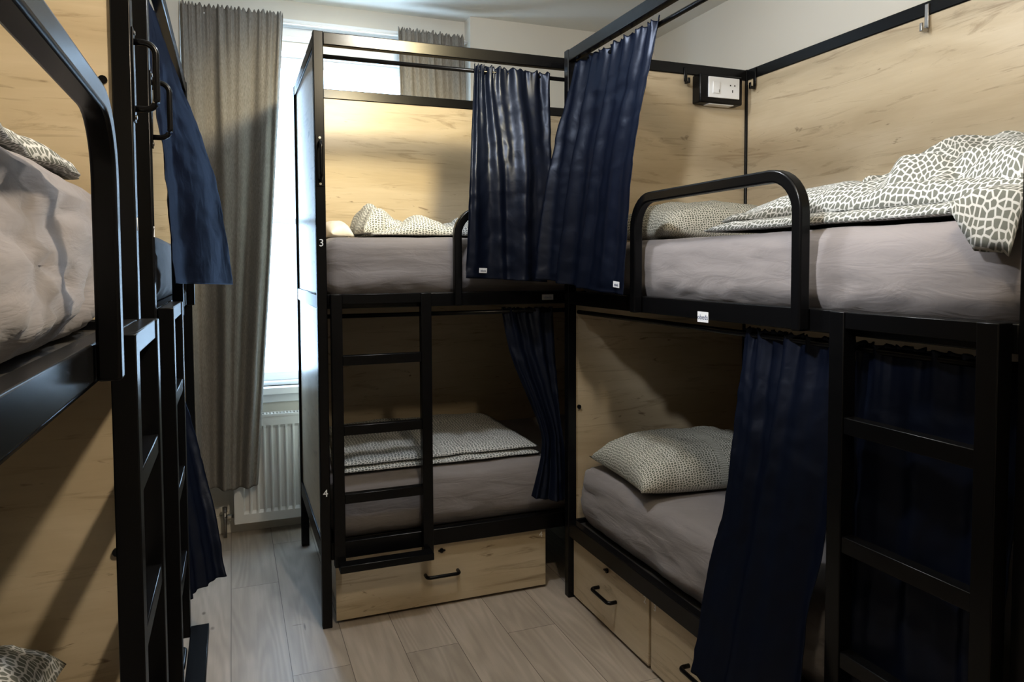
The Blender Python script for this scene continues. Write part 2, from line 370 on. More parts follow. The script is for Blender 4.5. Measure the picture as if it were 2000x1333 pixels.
# ------------------------------------------------------------------ mattresses
def fbm(p, o=3): return noise.fractal(p, .9, 2.1, o)
def mattress(fr, l0, l1, w0, w1, z0, z1, label, seed, wr=1.0, pinch=1.0, mat=None):
    """rounded slab in a fitted sheet; wrinkles run along and gather at the lower edge"""
    mb = MB(); step = .017; r = .045
    dims = ((l0, l1), (w0, w1), (z0, z1)); idx = {}
    n = [max(2, int(round((b - a) / step))) for a, b in dims]
    def vert(i, j, k):
        key = (i, j, k)
        if key in idx: return idx[key]
        q = [dims[c][0] + (dims[c][1] - dims[c][0]) * key[c] / n[c] for c in range(3)]
        inn = [min(max(q[c], dims[c][0] + r), dims[c][1] - r) for c in range(3)]
        d = Vector([q[c] - inn[c] for c in range(3)])
        if d.length > 1e-9:
            m_ = max(abs(x) for x in d); d = d.normalized() * m_ if m_ > 0 else d
        p = Vector(inn) + d; nn = d.normalized() if d.length > 1e-9 else Vector((0, 0, 1))
        hz = (p.z - z0) / (z1 - z0)
        s = Vector((p.x * 2.6 + p.y * 2.6, p.z * 13 + p.x * 1.5, seed * 7.3))
        side = 1 - abs(nn.z)
        gn = noise.noise(Vector((p.x * 1.6 + p.y * 1.6 + seed, p.z * 16 + .5 * math.sin(p.x * 4 + p.y * 4), seed * 2.2)))
        wv = (1 - abs(fbm(s, 3)) * 2.2) * .8 - 1.1 * math.exp(-(gn / .07) ** 2)
        s2 = Vector((p.x * 7 + p.z * 9, p.y * 7 + p.z * 6, seed * 3.1))
        low = max(0, 1 - hz * 2.1)
        dd = side * (.0055 * wv * (1 - .4 * low) + .011 * low * (1 - abs(fbm(s2, 2)) * 2.6)) * wr
        dd += abs(nn.z) * .004 * fbm(Vector((p.x * 4, p.y * 4, seed)), 3) * (1 if nn.z > 0 else 0)
        bulge = side * .012 * math.sin(PI * min(1, max(0, hz * .9 + .1))) - side * .022 * pinch * max(0, 1 - hz * 4)
        edge = max(0, 1 - (p.y - w0) / .12) if nn.z > .5 else 0
        p = p + nn * (dd + bulge) - Vector((0, 0, .006 * edge * (1 + fbm(Vector((p.x * 3, seed, 0)), 2))))
        idx[key] = len(mb.v); mb.v.append(fr.p(*p)); return idx[key]
    for ax in range(3):
        u, v = [c for c in range(3) if c != ax]
        for side in (0, n[ax]):
            for i in range(n[u]):
                for j in range(n[v]):
                    q = []
                    for (di, dj) in ((0, 0), (1, 0), (1, 1), (0, 1)):
                        k = [0, 0, 0]; k[ax] = side; k[u] = i + di; k[v] = j + dj; q.append(vert(*k))
                    mb.f.append(tuple(q))
    o = mb.build('mattress', M['sheet'], None, fr.p((l0 + l1) / 2, (w0 + w1) / 2, z0), smooth=True)
    tag(o, label, 'mattress', 'mattresses in taupe fitted sheets'); return o
zU0, zU1, zL0, zL1 = 1.2315, 1.462, .3055, .545
mattress(F_B, .05, 1.795, .05, .845, zU0, zU1 + .006, 'taupe sheeted mattress on the upper bunk before the window, post number 3 at its corner', 1)
mattress(F_B, .05, 1.795, .05, .845, zL0, zL1, 'taupe sheeted mattress on the lower bunk behind the rungs of the window bunk ladder', 2, .6)
mattress(F_C, .05, 1.795, .040, .835, zU0, zU1 - .022, 'brightly lit taupe mattress on the upper right bunk under the thrown duvet', 3, 1.0)
mattress(F_C, .05, 1.795, .050, .84, zL0, zL1 + .005, 'taupe sheeted mattress on the lower right bunk above drawers 2 and 3', 4, 1.1)
mattress(F_A1, .064, 1.78, .058, .835, zU0 + .003, zU1 + .048, 'heavily wrinkled taupe mattress behind the curved guard rail at the left edge', 5, 2.1, .9)
mattress(F_A1, .05, 1.795, .05, .835, zL0, zL1, 'taupe sheeted mattress on the lower left bunk, just in the bottom left corner', 6)
mattress(F_A2, .05, 1.70, .040, .835, zU0, zU1, 'taupe mattress on the upper bunk peeping below the navy curtain by the window drapes', 7)
mattress(F_A2, .05, 1.70, .05, .835, zL0, zL1, 'taupe mattress on the lower bunk behind the far left ladder', 8)

# ------------------------------------------------------------------ soft slabs: pillows and duvets
def add_uv(me, uvs):
    l = me.uv_layers.new(name='UVMap')
    for lp in me.loops: l.data[lp.index].uv = uvs[lp.vertex_index]
def soft(name, mat, shells, label, cat, group=None, solid=0):
    """shells: list of (nu, nv, fn) with fn(u,v)->(top point, bottom point, uv); each is a closed cushion"""
    V, F, U = [], [], []
    for nu, nv, fn in shells:
        base = len(V); top, bot = {}, {}
        for i in range(nu + 1):
            for j in range(nv + 1):
                t, b, uv = fn(i / nu, j / nv)
                top[i, j] = len(V); V.append(tuple(t)); U.append(uv)
                if 0 < i < nu and 0 < j < nv:
                    bot[i, j] = len(V); V.append(tuple(b)); U.append((uv[0] + .3, uv[1] + .7))
                else: bot[i, j] = top[i, j]
        ul = {}; vl = {}
        for j in range(nv + 1):
            a = 0; ul[0, j] = 0
            for i in range(1, nu + 1): a += (Vector(V[top[i, j]]) - Vector(V[top[i - 1, j]])).length; ul[i, j] = a
            for i in range(nu + 1): ul[i, j] -= ul[nu // 2, j] if i != nu // 2 else 0
        for i in range(nu + 1):
            a = 0; vl[i, 0] = 0
            for j in range(1, nv + 1): a += (Vector(V[top[i, j]]) - Vector(V[top[i, j - 1]])).length; vl[i, j] = a
        for i in range(nu + 1):
            for j in range(nv + 1):
                U[top[i, j]] = (ul[i, j] + base * .013, vl[i, j] - vl[i, nv // 2])
                if bot[i, j] != top[i, j]: U[bot[i, j]] = U[top[i, j]]
        for i in range(nu):
            for j in range(nv):
                F.append((top[i, j], top[i + 1, j], top[i + 1, j + 1], top[i, j + 1]))
                F.append(tuple(dict.fromkeys((bot[i, j], bot[i, j + 1], bot[i + 1, j + 1], bot[i + 1, j]))))
    c = [sum(v[k] for v in V) / len(V) for k in range(2)] + [min(v[2] for v in V)]
    me = bpy.data.meshes.new(name); me.from_pydata([(v[0] - c[0], v[1] - c[1], v[2] - c[2]) for v in V], [], F)
    add_uv(me, U)
    bm = bmesh.new(); bm.from_mesh(me); bmesh.ops.recalc_face_normals(bm, faces=bm.faces); bm.to_mesh(me); bm.free()
    me.materials.append(mat); me.shade_smooth()
    o = bpy.data.objects.new(name, me); o.location = c; COL.objects.link(o)
    tag(o, label, cat, group); return o
def pillow(cx, cy, z, a, b, h, rot, label, mat='pillow', seed=0, tilt=(0, 0)):
    ca, sa = math.cos(rot), math.sin(rot)
    def fn(u, v):
        s, t = 2 * u - 1, 2 * v - 1
        e = max(0, (1 - abs(s) ** 2.6) * (1 - abs(t) ** 2.6)) ** .48
        pin = 1 - .075 * (1 - abs(s) ** 2) * abs(t) ** 3 ; pin2 = 1 - .075 * (1 - abs(t) ** 2) * abs(s) ** 3
        x, y = s * a * pin2, t * b * pin
        w = (1 - abs(fbm(Vector((x * 6, y * 6, seed)), 3)) * 1.6) * .016 * min(1, e * 2)
        edge = .012 * fbm(Vector((x * 9, y * 9, seed + 5)), 2) * (1 - e)
        zt = z + h * .20 + h * .8 * e + w + edge + tilt[0] * s + tilt[1] * t; zb = z + h * .20 * (1 - min(1, e * 1.6)) + max(0, tilt[0] * s + tilt[1] * t) * .0
        zb = min(zb, zt - .002)
        X, Y = cx + x * ca - y * sa, cy + x * sa + y * ca
        return (X, Y, zt), (X, Y, zb), (x, y)
    return soft('pillow', M[mat], [(44, 34, fn)], label, 'pillow', 'pebble print pillows')
pillow(1.68, 2.33, zU1 - .018, .31, .21, .135, .03, 'olive pebble print pillow on the upper right bunk below the power socket', seed=1)
pillow(1.62, 2.29, zL1 + .012, .33, .24, .15, -.10, 'pebble print pillow lying on the lower right bunk against the end board', seed=2)
pillow(-.56, 1.33, zL1 + .006, .27, .24, .16, .1, 'pebble print pillow on the lower left bunk, only its corner in the picture', 'duvet', 3)
pillow(.405, 3.25, zU1 + .014, .05, .17, .06, .2, 'crumpled white pillow corner on the upper window bunk beside the left post', 'lining', 4)

def slab(x0, x1, y0, y1, zf, hf, seed, nu, nv, puff=.03, sc=5.0, warp=.05, ragged=.03, crease=1.0, under=.004, shear=0.0, stretch=(1, 1)):
    """one folded layer of bedding: zf(x,y) its underside, hf(s,t,x,y) its loft"""
    def fn(u, v):
        s, t = 2 * u - 1, 2 * v - 1
        x = x0 + (x1 - x0) * u; y = y0 + (y1 - y0) * v
        e = max(0, (1 - abs(s) ** 5) * (1 - abs(t) ** 5)) ** .5
        wv = Vector((x * 2.4, y * 2.4, seed)); wx, wy = fbm(wv, 2) * .16, fbm(wv + Vector((9, 4, 2)), 2) * .16
        q = Vector(((x + wx) * sc * stretch[0], (y + wy) * sc * stretch[1], seed * 2.7))
        bil = min(1, (noise.noise(q) ** 2 + .006) ** .5 * 2.4); bil2 = min(1, (noise.noise(q * 2.3 + Vector((3, 1, 7))) ** 2 + .008) ** .5 * 2.2)
        h = hf(s, t, x, y) * (e * .92 + .08) + puff * e * (crease * (bil - .35) + .42 * crease * (bil2 - .35))
        X = x + ragged * fbm(Vector((y * 5, x * 2, seed + 1)), 3) * abs(s) + warp * fbm(Vector((x * 7, y * 7, seed + 11)), 2) * e
        Y = y + ragged * fbm(Vector((x * 5, y * 2, seed + 2)), 3) * abs(t) + warp * fbm(Vector((x * 7, y * 7, seed + 12)), 2) * e + shear * s
        z0 = zf(X, Y) + under
        return (X, Y, z0 + max(.004, h)), (X, Y, z0), (x * 1.0 + wx, y * 1.0 + wy)
    return (nu, nv, fn)
def g(x, c, w): return math.exp(-((x - c) / w) ** 2)

def rid(x, y, ax, ay, bx, by, w):
    dx, dy = bx - ax, by - ay; t = max(0, min(1, ((x - ax) * dx + (y - ay) * dy) / (dx * dx + dy * dy)))
    return math.exp(-((x - ax - dx * t) ** 2 + (y - ay - dy * t) ** 2) / (w * w))
# duvet thrown over the upper right bunk
zt = zU1 - .018
def under_c(x, y):
    d = max(0.0, 1.278 - x) * max(0, min(1, (.97 - y) / .05)); return zt - min(.095, d * 2.6)
duvet_c = [
    slab(1.315, 2.03, .885, 1.83, lambda x, y: zt, lambda s, t, x, y: .034 + .006 * g(s, -1, .3), 1, 60, 90, .012, 5, .006, .016, stretch=(1.6, .8)),
    slab(1.36, 2.03, .885, 1.80, lambda x, y: zt + .028, lambda s, t, x, y: .042 + .05 * min(1, max(0, (x - 1.36) / .4)) + .02 * g(y, 1.25, .25), 2, 80, 110, .034, 3.6, .010, .02, stretch=(1.2, .75)),
    slab(1.40, 2.0, .875, 1.40, lambda x, y: zt + .040 + .03 * max(0, (x - 1.42)), lambda s, t, x, y: .022 + .08 * g(x, 1.72, .17) * g(y, 1.20, .20) +   .065 * rid(x, y, 1.50, 1.36, 1.80, 1.16, .06) +   .07 * rid(x, y, 1.46, 1.24, 1.62, .90, .05) +   .06 * rid(x, y, 1.41, 1.12, 1.46, .88, .042), 3, 120, 120, .066, 4.6, .020, .03, stretch=(1, 1)),
    slab(1.245, 1.62, .846, .975, under_c, lambda s, t, x, y: .040 + .05 * max(0, (x - 1.3) / .3), 4, 70, 40, .016, 5, .006, .012),
]
soft('duvet', M['duvet'], duvet_c, 'pebble print duvet thrown in folds across the upper right bunk', 'duvet', 'pebble print duvets')
# duvet bunched up on the upper window bunk
zb = zU1 + .010
duvet_b = [
    slab(.53, 1.35, 2.86, 3.45, lambda x, y: zb, lambda s, t, x, y: .030 + .035 * g(x, .72, .06) + .03 * g(x, .94, .07), 21, 110, 60, .035, 4.5, .02, .03),
    slab(.50, .68, 2.98, 3.40, lambda x, y: zb + .01, lambda s, t, x, y: .040 + .075 * g(x, .57, .06), 22, 50, 60, .030, 5, .02, .03),
]
soft('duvet', M['fine'], duvet_b, 'crumpled pebble print duvet heaped along the upper bunk by the window', 'duvet', 'pebble print duvets')
# neatly folded duvet on the lower window bunk
zl = zL1 + .004
duvet_l = [
    slab(.36, 1.21, 2.80, 3.50, lambda x, y: zl, lambda s, t, x, y: .028, 31, 90, 60, .008, 7, .004, .012),
    slab(.375, 1.205, 2.815, 3.50, lambda x, y: zl + .024, lambda s, t, x, y: .028 + .02 * (t + 1) / 2, 32, 90, 60, .010, 7, .004, .012),
]
soft('duvet', M['fine'], duvet_l, 'flat folded pebble print duvet on the lower bunk behind the ladder rungs', 'duvet', 'pebble print duvets')
# duvet edge at the upper left bunk
za = zU1 + .050
soft('duvet', M['duvet'], [slab(-.80, -.262, .50, 1.585, lambda x, y: za, lambda s, t, x, y: .045, 41, 50, 90, .02, 7, .008, .02)],
     'pebble print duvet lying on the upper left bunk, a pale strip above its mattress', 'duvet', 'pebble print duvets')

# ------------------------------------------------------------------ hanging cloth
def catmull(P, t):
    n = len(P) - 1; x = min(max(t, 0), 1) * n; i = min(int(x), n - 1); f = x - i
    p0, p1, p2, p3 = P[max(i - 1, 0)], P[i], P[i + 1], P[min(i + 2, n)]
    return tuple(.5 * ((2 * b) + (c - a) * f + (2 * a - 5 * b + 4 * c - d) * f * f + (3 * b - a - 3 * c + d) * f ** 3) for a, b, c, d in zip(p0, p1, p2, p3))
def cloth(name, rows, nu, nv, folds, amp, mat, label, cat, group, seed=0, hem=.0, frill=0.0, gather=.006, gf=40, crease=.004, solid=.0016, spread=(1, 1, 1)):
    """rows: [(v, [points...])] from the rod down; folds: [(cycles, weight, drift)]"""
    V, F = [], []
    vs = [r[0] for r in rows]; rnd = random.Random(seed); ph = [rnd.uniform(0, 6.28) for _ in range(20)]
    def surf(u, v):
        pts = [Vector(catmull(r[1], u)) for r in rows]
        if v <= vs[0]: return pts[0]
        n = len(pts) - 1
        i = max(k for k in range(n) if vs[k] <= v + 1e-9); f = (v - vs[i]) / (vs[i + 1] - vs[i])
        p0, p1, p2, p3 = pts[max(i - 1, 0)], pts[i], pts[i + 1], pts[min(i + 2, n)]
        return .5 * ((2 * p1) + (p2 - p0) * f + (2 * p0 - 5 * p1 + 4 * p2 - p3) * f * f + (3 * p1 - p0 - 3 * p2 + p3) * f ** 3)
    for j in range(nv + 1):
        v = j / nv
        for i in range(nu + 1):
            u = i / nu; p = surf(u, v)
            t = surf(min(1, u + .02), v) - surf(max(0, u - .02), v); t.z = 0
            nrm = Vector((t.y, -t.x, 0)); nrm = nrm.normalized() if nrm.length > 1e-6 else Vector((0, 0, 0))
            A = amp[0] + (amp[1] - amp[0]) * min(1, v * 1.25) ** .8
            uu = u + .035 * fbm(Vector((u * 2.0, v * 1.3, seed)), 2)
            d = 0
            for k, fo in enumerate(folds):
                cy, w, dr = fo[:3]; w *= math.exp(-(fo[3] if len(fo) > 3 else 0) * v)
                s = math.sin(2 * PI * (cy * uu + dr * v) + ph[k]); d += w * (s if k else math.copysign(abs(s) ** .8, s))
            d *= catmull([(x,) for x in spread], u)[0]
            top = math.exp(-v / .055)
            q = gather * top * math.sin(2 * PI * gf * u + 3 * fbm(Vector((u * 9, 1, seed)), 2)) + gather * 1.5 * math.exp(-v / .16) * math.sin(2 * PI * gf * .43 * u + ph[9])
            cr = crease * (1 - abs(fbm(Vector((u * 3.1 + v, v * 7, seed + 3)), 3)) * 2) * min(1, v * 5)
            p = p + nrm * (d * A * (1 - .55 * top) + q + cr)
            if frill and v < .035: p.z += frill * (.5 + .5 * math.sin(2 * PI * gf * u + 1 + 4 * fbm(Vector((u * 11, 2, seed)), 2))) * (1 - v / .035)
            if hem: p.z += hem * fbm(Vector((u * 4, 0, seed + 8)), 2) * max(0, v * 4 - 3)
            V.append(tuple(p))
    for j in range(nv):
        for i in range(nu):
            a = j * (nu + 1) + i; F.append((a, a + 1, a + nu + 2, a + nu + 1))
    mb = MB(); mb.v = V; mb.f = F
    c = [sum(x[k] for x in V) / len(V) for k in range(2)] + [max(x[2] for x in V)]
    o = mb.build(name, mat, None, c, smooth=True, solid=solid)
    tag(o, label, cat, group); 
    return o, (V, nu, nv)
NV = 'navy privacy curtains on the bunks'
def fabric_tag(parent, grid, u, v, w, h, toward, body='obeds'):
    V, nu, nv = grid; i, j = int(u * nu), int(v * nv); at = lambda a, b: Vector(V[min(max(b, 0), nv) * (nu + 1) + min(max(a, 0), nu)])
    c = at(i, j); right = at(i + 4, j) - at(i - 4, j); upv = at(i, j - 3) - at(i, j + 3)
    if right.cross(upv).dot(Vector(toward)) < 0: right = -right
    right.normalize(); nrm = right.cross(upv).normalized(); upv = nrm.cross(right)
    m = frame_mat(c + nrm * .0035 - Vector(parent.location), right, upv)
    me = bpy.data.meshes.new('sewn_tag'); e = .0008
    q = [(-w / 2, -h / 2, 0), (w / 2, -h / 2, 0), (w / 2, h / 2, 0), (-w / 2, h / 2, 0), (-w / 2, -h / 2, e), (w / 2, -h / 2, e), (w / 2, h / 2, e), (-w / 2, h / 2, e)]
    me.from_pydata(q, [], [(3, 2, 1, 0), (4, 5, 6, 7), (0, 1, 5, 4), (1, 2, 6, 5), (2, 3, 7, 6), (3, 0, 4, 7)]); me.transform(m); me.materials.append(M['label'])
    o = bpy.data.objects.new('sewn_tag', me); COL.objects.link(o); o.parent = parent; o['label'] = 'small white sewn tag'
    m2 = m.copy(); m2.translation = m.translation + (m.to_3x3() @ Vector((0, -.001, .0012)))
    text('lettering', body, h * .62, M['print'], m2, o, .0002)
    return o
# upper window bunk, drawn to the right corner
cb, sb = cloth('privacy_curtain', [
    (0, [(.905, 2.748, 2.138), (1.0, 2.748, 2.136), (1.235, 2.748, 2.132)]),
    (.12, [(.90, 2.748, 2.04), (1.0, 2.74, 2.04), (1.235, 2.745, 2.03)]),
    (.4, [(.868, 2.68, 1.82), (1.0, 2.675, 1.82), (1.222, 2.69, 1.81)]),
    (.6, [(.848, 2.645, 1.645), (1.0, 2.65, 1.645), (1.208, 2.650, 1.64)]),
    (1, [(.830, 2.642, 1.305), (.95, 2.645, 1.300), (1.06, 2.64, 1.292), (1.185, 2.650, 1.285)])],
    110, 90, [(1.35, .8, .10), (3.9, .7, .15, .5), (7.3, .55, -.2, 2.0)], (.009, .024), M['satin'], 'navy satin curtain on the upper window bunk, bunched up to the corner post', 'curtain', NV, 3, frill=.010, gf=17, gather=.005, spread=(.55, .8, 1.25))
fabric_tag(cb, sb, .22, .955, .042, .019, (0, -1, 0))
# upper right bunk, pushed toward the corner and hanging outside the guard rail
cc, sc_ = cloth('privacy_curtain', [
    (0, [(1.281, 2.595, 2.140), (1.281, 2.30, 2.136), (1.281, 2.0, 2.132)]),
    (.12, [(1.262, 2.59, 2.04), (1.262, 2.30, 2.04), (1.266, 2.003, 2.03)]),
    (.5, [(1.195, 2.59, 1.74), (1.20, 2.30, 1.73), (1.21, 2.025, 1.71)]),
    (1, [(1.135, 2.585, 1.30), (1.16, 2.35, 1.272), (1.185, 2.05, 1.255)])],
    130, 90, [(1.1, .55, .08), (4.3, .8, .10, .25), (8.1, .6, -.12, .9)], (.009, .027), M['satin'], 'navy satin curtain on the upper right bunk, hanging outside the guard rail', 'curtain', NV, 8, frill=.009, gf=18, gather=.005, spread=(1.3, 1.0, .45, .3))
fabric_tag(cc, sc_, .90, .95, .046, .02, (-1, 0, 0))
# upper far left bunk
cloth('privacy_curtain', [
    (0, [(-.221, 2.0, 2.138), (-.221, 2.25, 2.136), (-.215, 2.62, 2.134)]),
    (.15, [(-.20, 2.0, 2.02), (-.19, 2.25, 2.02), (-.175, 2.66, 2.02)]),
    (.6, [(-.150, 2.0, 1.67), (-.135, 2.3, 1.67), (-.06, 2.8, 1.67)]),
    (1, [(-.128, 2.0, 1.312), (-.115, 2.35, 1.302), (-.01, 2.95, 1.285)])],
    90, 80, [(.8, .7, .08), (2.3, .4, .1, .8), (5, .4, -.2, 3)], (.006, .016), M['satin'], 'dark navy curtain hanging beside the grab handles on the far left upper bunk', 'curtain', NV, 12, frill=.008, gf=16)
# lower far left bunk
cloth('privacy_curtain', [
    (0, [(-.225, 2.50, 1.178), (-.225, 2.65, 1.176), (-.225, 2.85, 1.175)]),
    (.2, [(-.215, 2.50, 1.0), (-.21, 2.65, 1.0), (-.20, 2.83, 1.0)]),
    (.7, [(-.18, 2.49, .6), (-.15, 2.6, .6), (-.10, 2.70, .6)]),
    (1, [(-.155, 2.48, .295), (-.11, 2.56, .297), (-.045, 2.62, .30)])],
    60, 70, [(2.2, .6, .1), (4.5, .4, -.1)], (.005, .012), M['satin'], 'dark navy curtain flaring into the aisle behind the far left ladder', 'curtain', NV, 15, frill=.006, gf=10)
# lower window bunk, knotted aside at the corner
cloth('privacy_curtain', [
    (0, [(1.02, 2.763, 1.178), (1.12, 2.763, 1.176), (1.25, 2.763, 1.175)]),
    (.25, [(1.06, 2.75, .98), (1.15, 2.745, .98), (1.255, 2.755, .98)]),
    (.6, [(1.165, 2.72, .70), (1.215, 2.705, .70), (1.262, 2.72, .70)]),
    (.75, [(1.17, 2.70, .58), (1.22, 2.69, .58), (1.27, 2.70, .58)]),
    (1, [(1.115, 2.675, .415), (1.20, 2.655, .395), (1.285, 2.675, .385)])],
    70, 80, [(2.4, .6, .15), (5, .4, -.2)], (.006, .016), M['satin'], 'dark navy curtain gathered against the corner post of the lower window bunk', 'curtain', NV, 19, frill=.006, gf=10)
# lower right bunk, hanging beside and behind the ladder
cl, _ = cloth('privacy_curtain', [
    (0, [(1.296, 1.60, 1.178), (1.296, 1.45, 1.177), (1.296, 1.235, 1.176)]),
    (.12, [(1.285, 1.60, 1.07), (1.285, 1.45, 1.07), (1.287, 1.235, 1.07)]),
    (.55, [(1.235, 1.585, .72), (1.222, 1.45, .72), (1.235, 1.24, .72)]),
    (.75, [(1.20, 1.60, .55), (1.185, 1.45, .54), (1.20, 1.25, .53)]),
    (1, [(1.135, 1.585, .275), (1.12, 1.44, .24), (1.14, 1.22, .20)])],
    110, 90, [(2.1, .7, .08), (4.3, .45, .1, .6), (8, .4, -.2, 2.5)], (.008, .02), M['satin'], 'long navy curtain falling past the drawers of the lower right bunk', 'curtain', NV, 23, frill=.007, gf=16)
cloth('privacy_curtain', [
    (0, [(1.296, 1.222, 1.178), (1.296, 1.03, 1.177), (1.296, .85, 1.176)]),
    (.12, [(1.290, 1.222, 1.07), (1.292, 1.03, 1.07), (1.292, .85, 1.07)]),
    (.7, [(1.265, 1.222, .62), (1.263, 1.03, .62), (1.265, .87, .62)]),
    (1, [(1.264, 1.222, .345), (1.262, 1.03, .34), (1.264, .875, .335)])],
    90, 70, [(3.2, .6, .1), (6, .35, -.15)], (.005, .011), M['satin'], 'navy curtain in the dark behind the ladder of the right bunk', 'curtain', NV, 27, frill=.006, gf=14)

# ------------------------------------------------------------------ room shell
ZC, YW, YM, XL, XR, YR = 2.705, 3.913, 3.812, -1.12, 2.40, -2.6
WX0, WX1, WZ0, WZ1 = -.06, 1.04, .735, 2.50      # structural opening
struct(MB().box((XL - .1, YR - .1, -.08), (XR + .1, YW + .4, 0)), 'floor', M['floor'], 'grey oak plank laminate floor')
struct(MB().box((XL - .1, YR - .1, ZC), (XR + .1, YW + .4, ZC + .08)), 'ceiling', M['ceil'], 'cream painted ceiling')
struct(MB().box((XL - .1, YR, 0), (XL, YW + .3, ZC)), 'wall_left', M['wall'])
struct(MB().box((XR, YR, 0), (XR + .1, YW + .3, ZC)), 'wall_right', M['wall'])
struct(MB().box((XL, YR - .1, 0), (XR, YR, ZC)), 'wall_rear', M['wall'])
wb = MB()
wb.box((XL, YW, 0), (WX0, YW + .24, ZC)); wb.box((WX1, YW, 0), (XR, YW + .24, ZC))
wb.box((WX0, YW, WZ1), (WX1, YW + .24, ZC)); wb.box((WX0, YW, 0), (WX1, YW + .24, WZ0))
struct(MB().box((XL, YM, 0), (-.205, YW - .001, ZC)), 'wall_back_left', M['wall']); struct(MB().box((1.236, YM, 0), (XR, YW - .001, ZC)), 'wall_back_right', M['wall'])
struct(wb, 'wall_back', M['wall'], 'cream wall around the window recess')
struct(MB().box((-.205, YW - .012, 0), (1.236, YW, .09)), 'baseboard_back', M['board'], bevel=.002)
struct(MB().box((XL, YM - .012, 0), (-.205, YM, .09)).box((1.236, YM - .012, 0), (XR, YM, .09)), 'baseboard_sides', M['board'])
# window: architrave, frame, two sashes, glass, board
win = empty('window_1', ((WX0 + WX1) / 2, YW, WZ0)); tag(win, 'tall white sash window glaring with daylight', None, None, 'structure')
def WB(nm, boxes, mat=M['gloss'], bev=.003):
    mb = MB()
    for a, b in boxes: mb.box(a, b)
    return mb.build(nm, mat, win, win.location, bevel=bev)
fy = YW + .07
WB('architrave', [((WX0 - .10, YW - .018, WZ0 - .03), (WX0, YW - .001, WZ1 + .10)), ((WX1, YW - .018, WZ0 - .03), (WX1 + .10, YW - .001, WZ1 + .10)),
                  ((WX0, YW - .018, WZ1), (WX1, YW - .001, WZ1 + .10)), ((WX0 - .115, YW - .032, WZ1 + .065), (WX1 + .115, YW - .001, WZ1 + .105)), ((WX0 - .09, YW - .026, WZ1 + .012), (WX1 + .09, YW - .001, WZ1 + .024))])
WB('frame', [((WX0, YW, WZ0), (WX0 + .035, YW + .16, WZ1)), ((WX1 - .035, YW, WZ0), (WX1, YW + .16, WZ1)), ((WX0 + .035, YW, WZ1 - .05), (WX1 - .035, YW + .16, WZ1)), ((WX0 + .035, YW + .02, WZ0), (WX1 - .035, YW + .16, WZ0 + .02))])
a0, a1 = WX0 + .035, WX1 - .035
up = WB('upper_sash', [((a0, fy + .04, 1.58), (a0 + .045, fy + .075, WZ1 - .05)), ((a1 - .045, fy + .04, 1.58), (a1, fy + .075, WZ1 - .05)), ((a0 + .045, fy + .04, WZ1 - .10), (a1 - .045, fy + .075, WZ1 - .05)), ((a0 + .045, fy + .04, 1.575), (a1 - .045, fy + .075, 1.605))])
lo = WB('lower_sash', [((a0, fy, .755), (a0 + .045, fy + .035, 1.605)), ((a1 - .045, fy, .755), (a1, fy + .035, 1.605)), ((a0 + .045, fy, .755), (a1 - .045, fy + .035, .80)), ((a0 + .045, fy, 1.575), (a1 - .045, fy + .035, 1.605))])
MB().box((a0 + .046, fy + .055, 1.606), (a1 - .046, fy + .059, WZ1 - .101)).build('pane', M['glass'], up, win.location)
MB().box((a0 + .046, fy + .015, .801), (a1 - .046, fy + .019, 1.574)).build('pane', M['glass'], lo, win.location)
WB('window_board', [((WX0 - .12, YW - .055, .700), (WX1 + .12, YW + .07, .735)), ((WX0 - .09, YW - .02, .655), (WX1 + .09, YW - .001, .700))])
# radiator under the window
rad = empty('radiator', (.45, 3.83, .07)); tag(rad, 'white ribbed panel radiator under the window', 'radiator')
rb = rad.location
x0, x1, z0, z1, yf, yb = -.015, .98, .07, .60, 3.808, 3.865
mb = MB(); nr = 26; pts = [(x0, yf)]
for k in range(nr):
    c = x0 + .045 + (x1 - x0 - .09) * (k + .5) / nr; w = (x1 - x0 - .09) / nr
    pts += [(c - w * .44, yf), (c - w * .25, yf + .011), (c + w * .25, yf + .011), (c + w * .44, yf)]
pts.append((x1, yf))
zs = [z0, z0 + .045, z0 + .06, z1 - .06, z1 - .045, z1]
for zi, z in enumerate(zs):
    for (x, y) in pts: mb.v.append((x, yf if zi in (0, 1, 4, 5) else y, z))
n = len(pts)
for zi in range(len(zs) - 1):
    for i in range(n - 1): mb.f.append((zi * n + i, zi * n + i + 1, (zi + 1) * n + i + 1, (zi + 1) * n + i))
mb.build('front_panel', M['rad'], rad, rb)
MB().box((x0, yf, z0), (x0 + .002, yb, z1)).box((x1 - .002, yf, z0), (x1, yb, z1)).box((x0, yf + .013, z0), (x1, yb, z0 + .004)).box((x0, yf + .013, z0), (x1, yf + .016, z1)).build('casing', M['rad'], rad, rb)
mb = MB().box((x0 - .002, yf - .003, z1), (x1 + .002, yf + .004, z1 + .012)).box((x0 - .002, yb - .004, z1), (x1 + .002, yb + .003, z1 + .012))
for k in range(60): mb.box((x0 + .003 + k * (x1 - x0) / 60, yf + .004, z1 + .004), (x0 + .011 + k * (x1 - x0) / 60, yb - .004, z1 + .011))
mb.build('top_grille', M['rad'], rad, rb)
mb = MB().tube([(x0 - .002, 3.838, z0 + .035), (x0 - .042, 3.838, z0 + .035)], .009).tube([(x0 - .042, 3.838, z0 + .075), (x0 - .042, 3.838, 0.002)], .0085)
mb.build('valve_pipe', M['steel'], rad, rb, smooth=True)
MB().tube([(x0 - .012, 3.838, z0 + .035), (x0 - .03, 3.838, z0 + .035)], .013).build('valve_nut', M['brass'], rad, rb, smooth=False)
MB().tube([(x0 - .042, 3.838, z0 + .06), (x0 - .042, 3.838, z0 + .085)], .012).build('valve_cap', M['steel'], rad, rb, smooth=False)
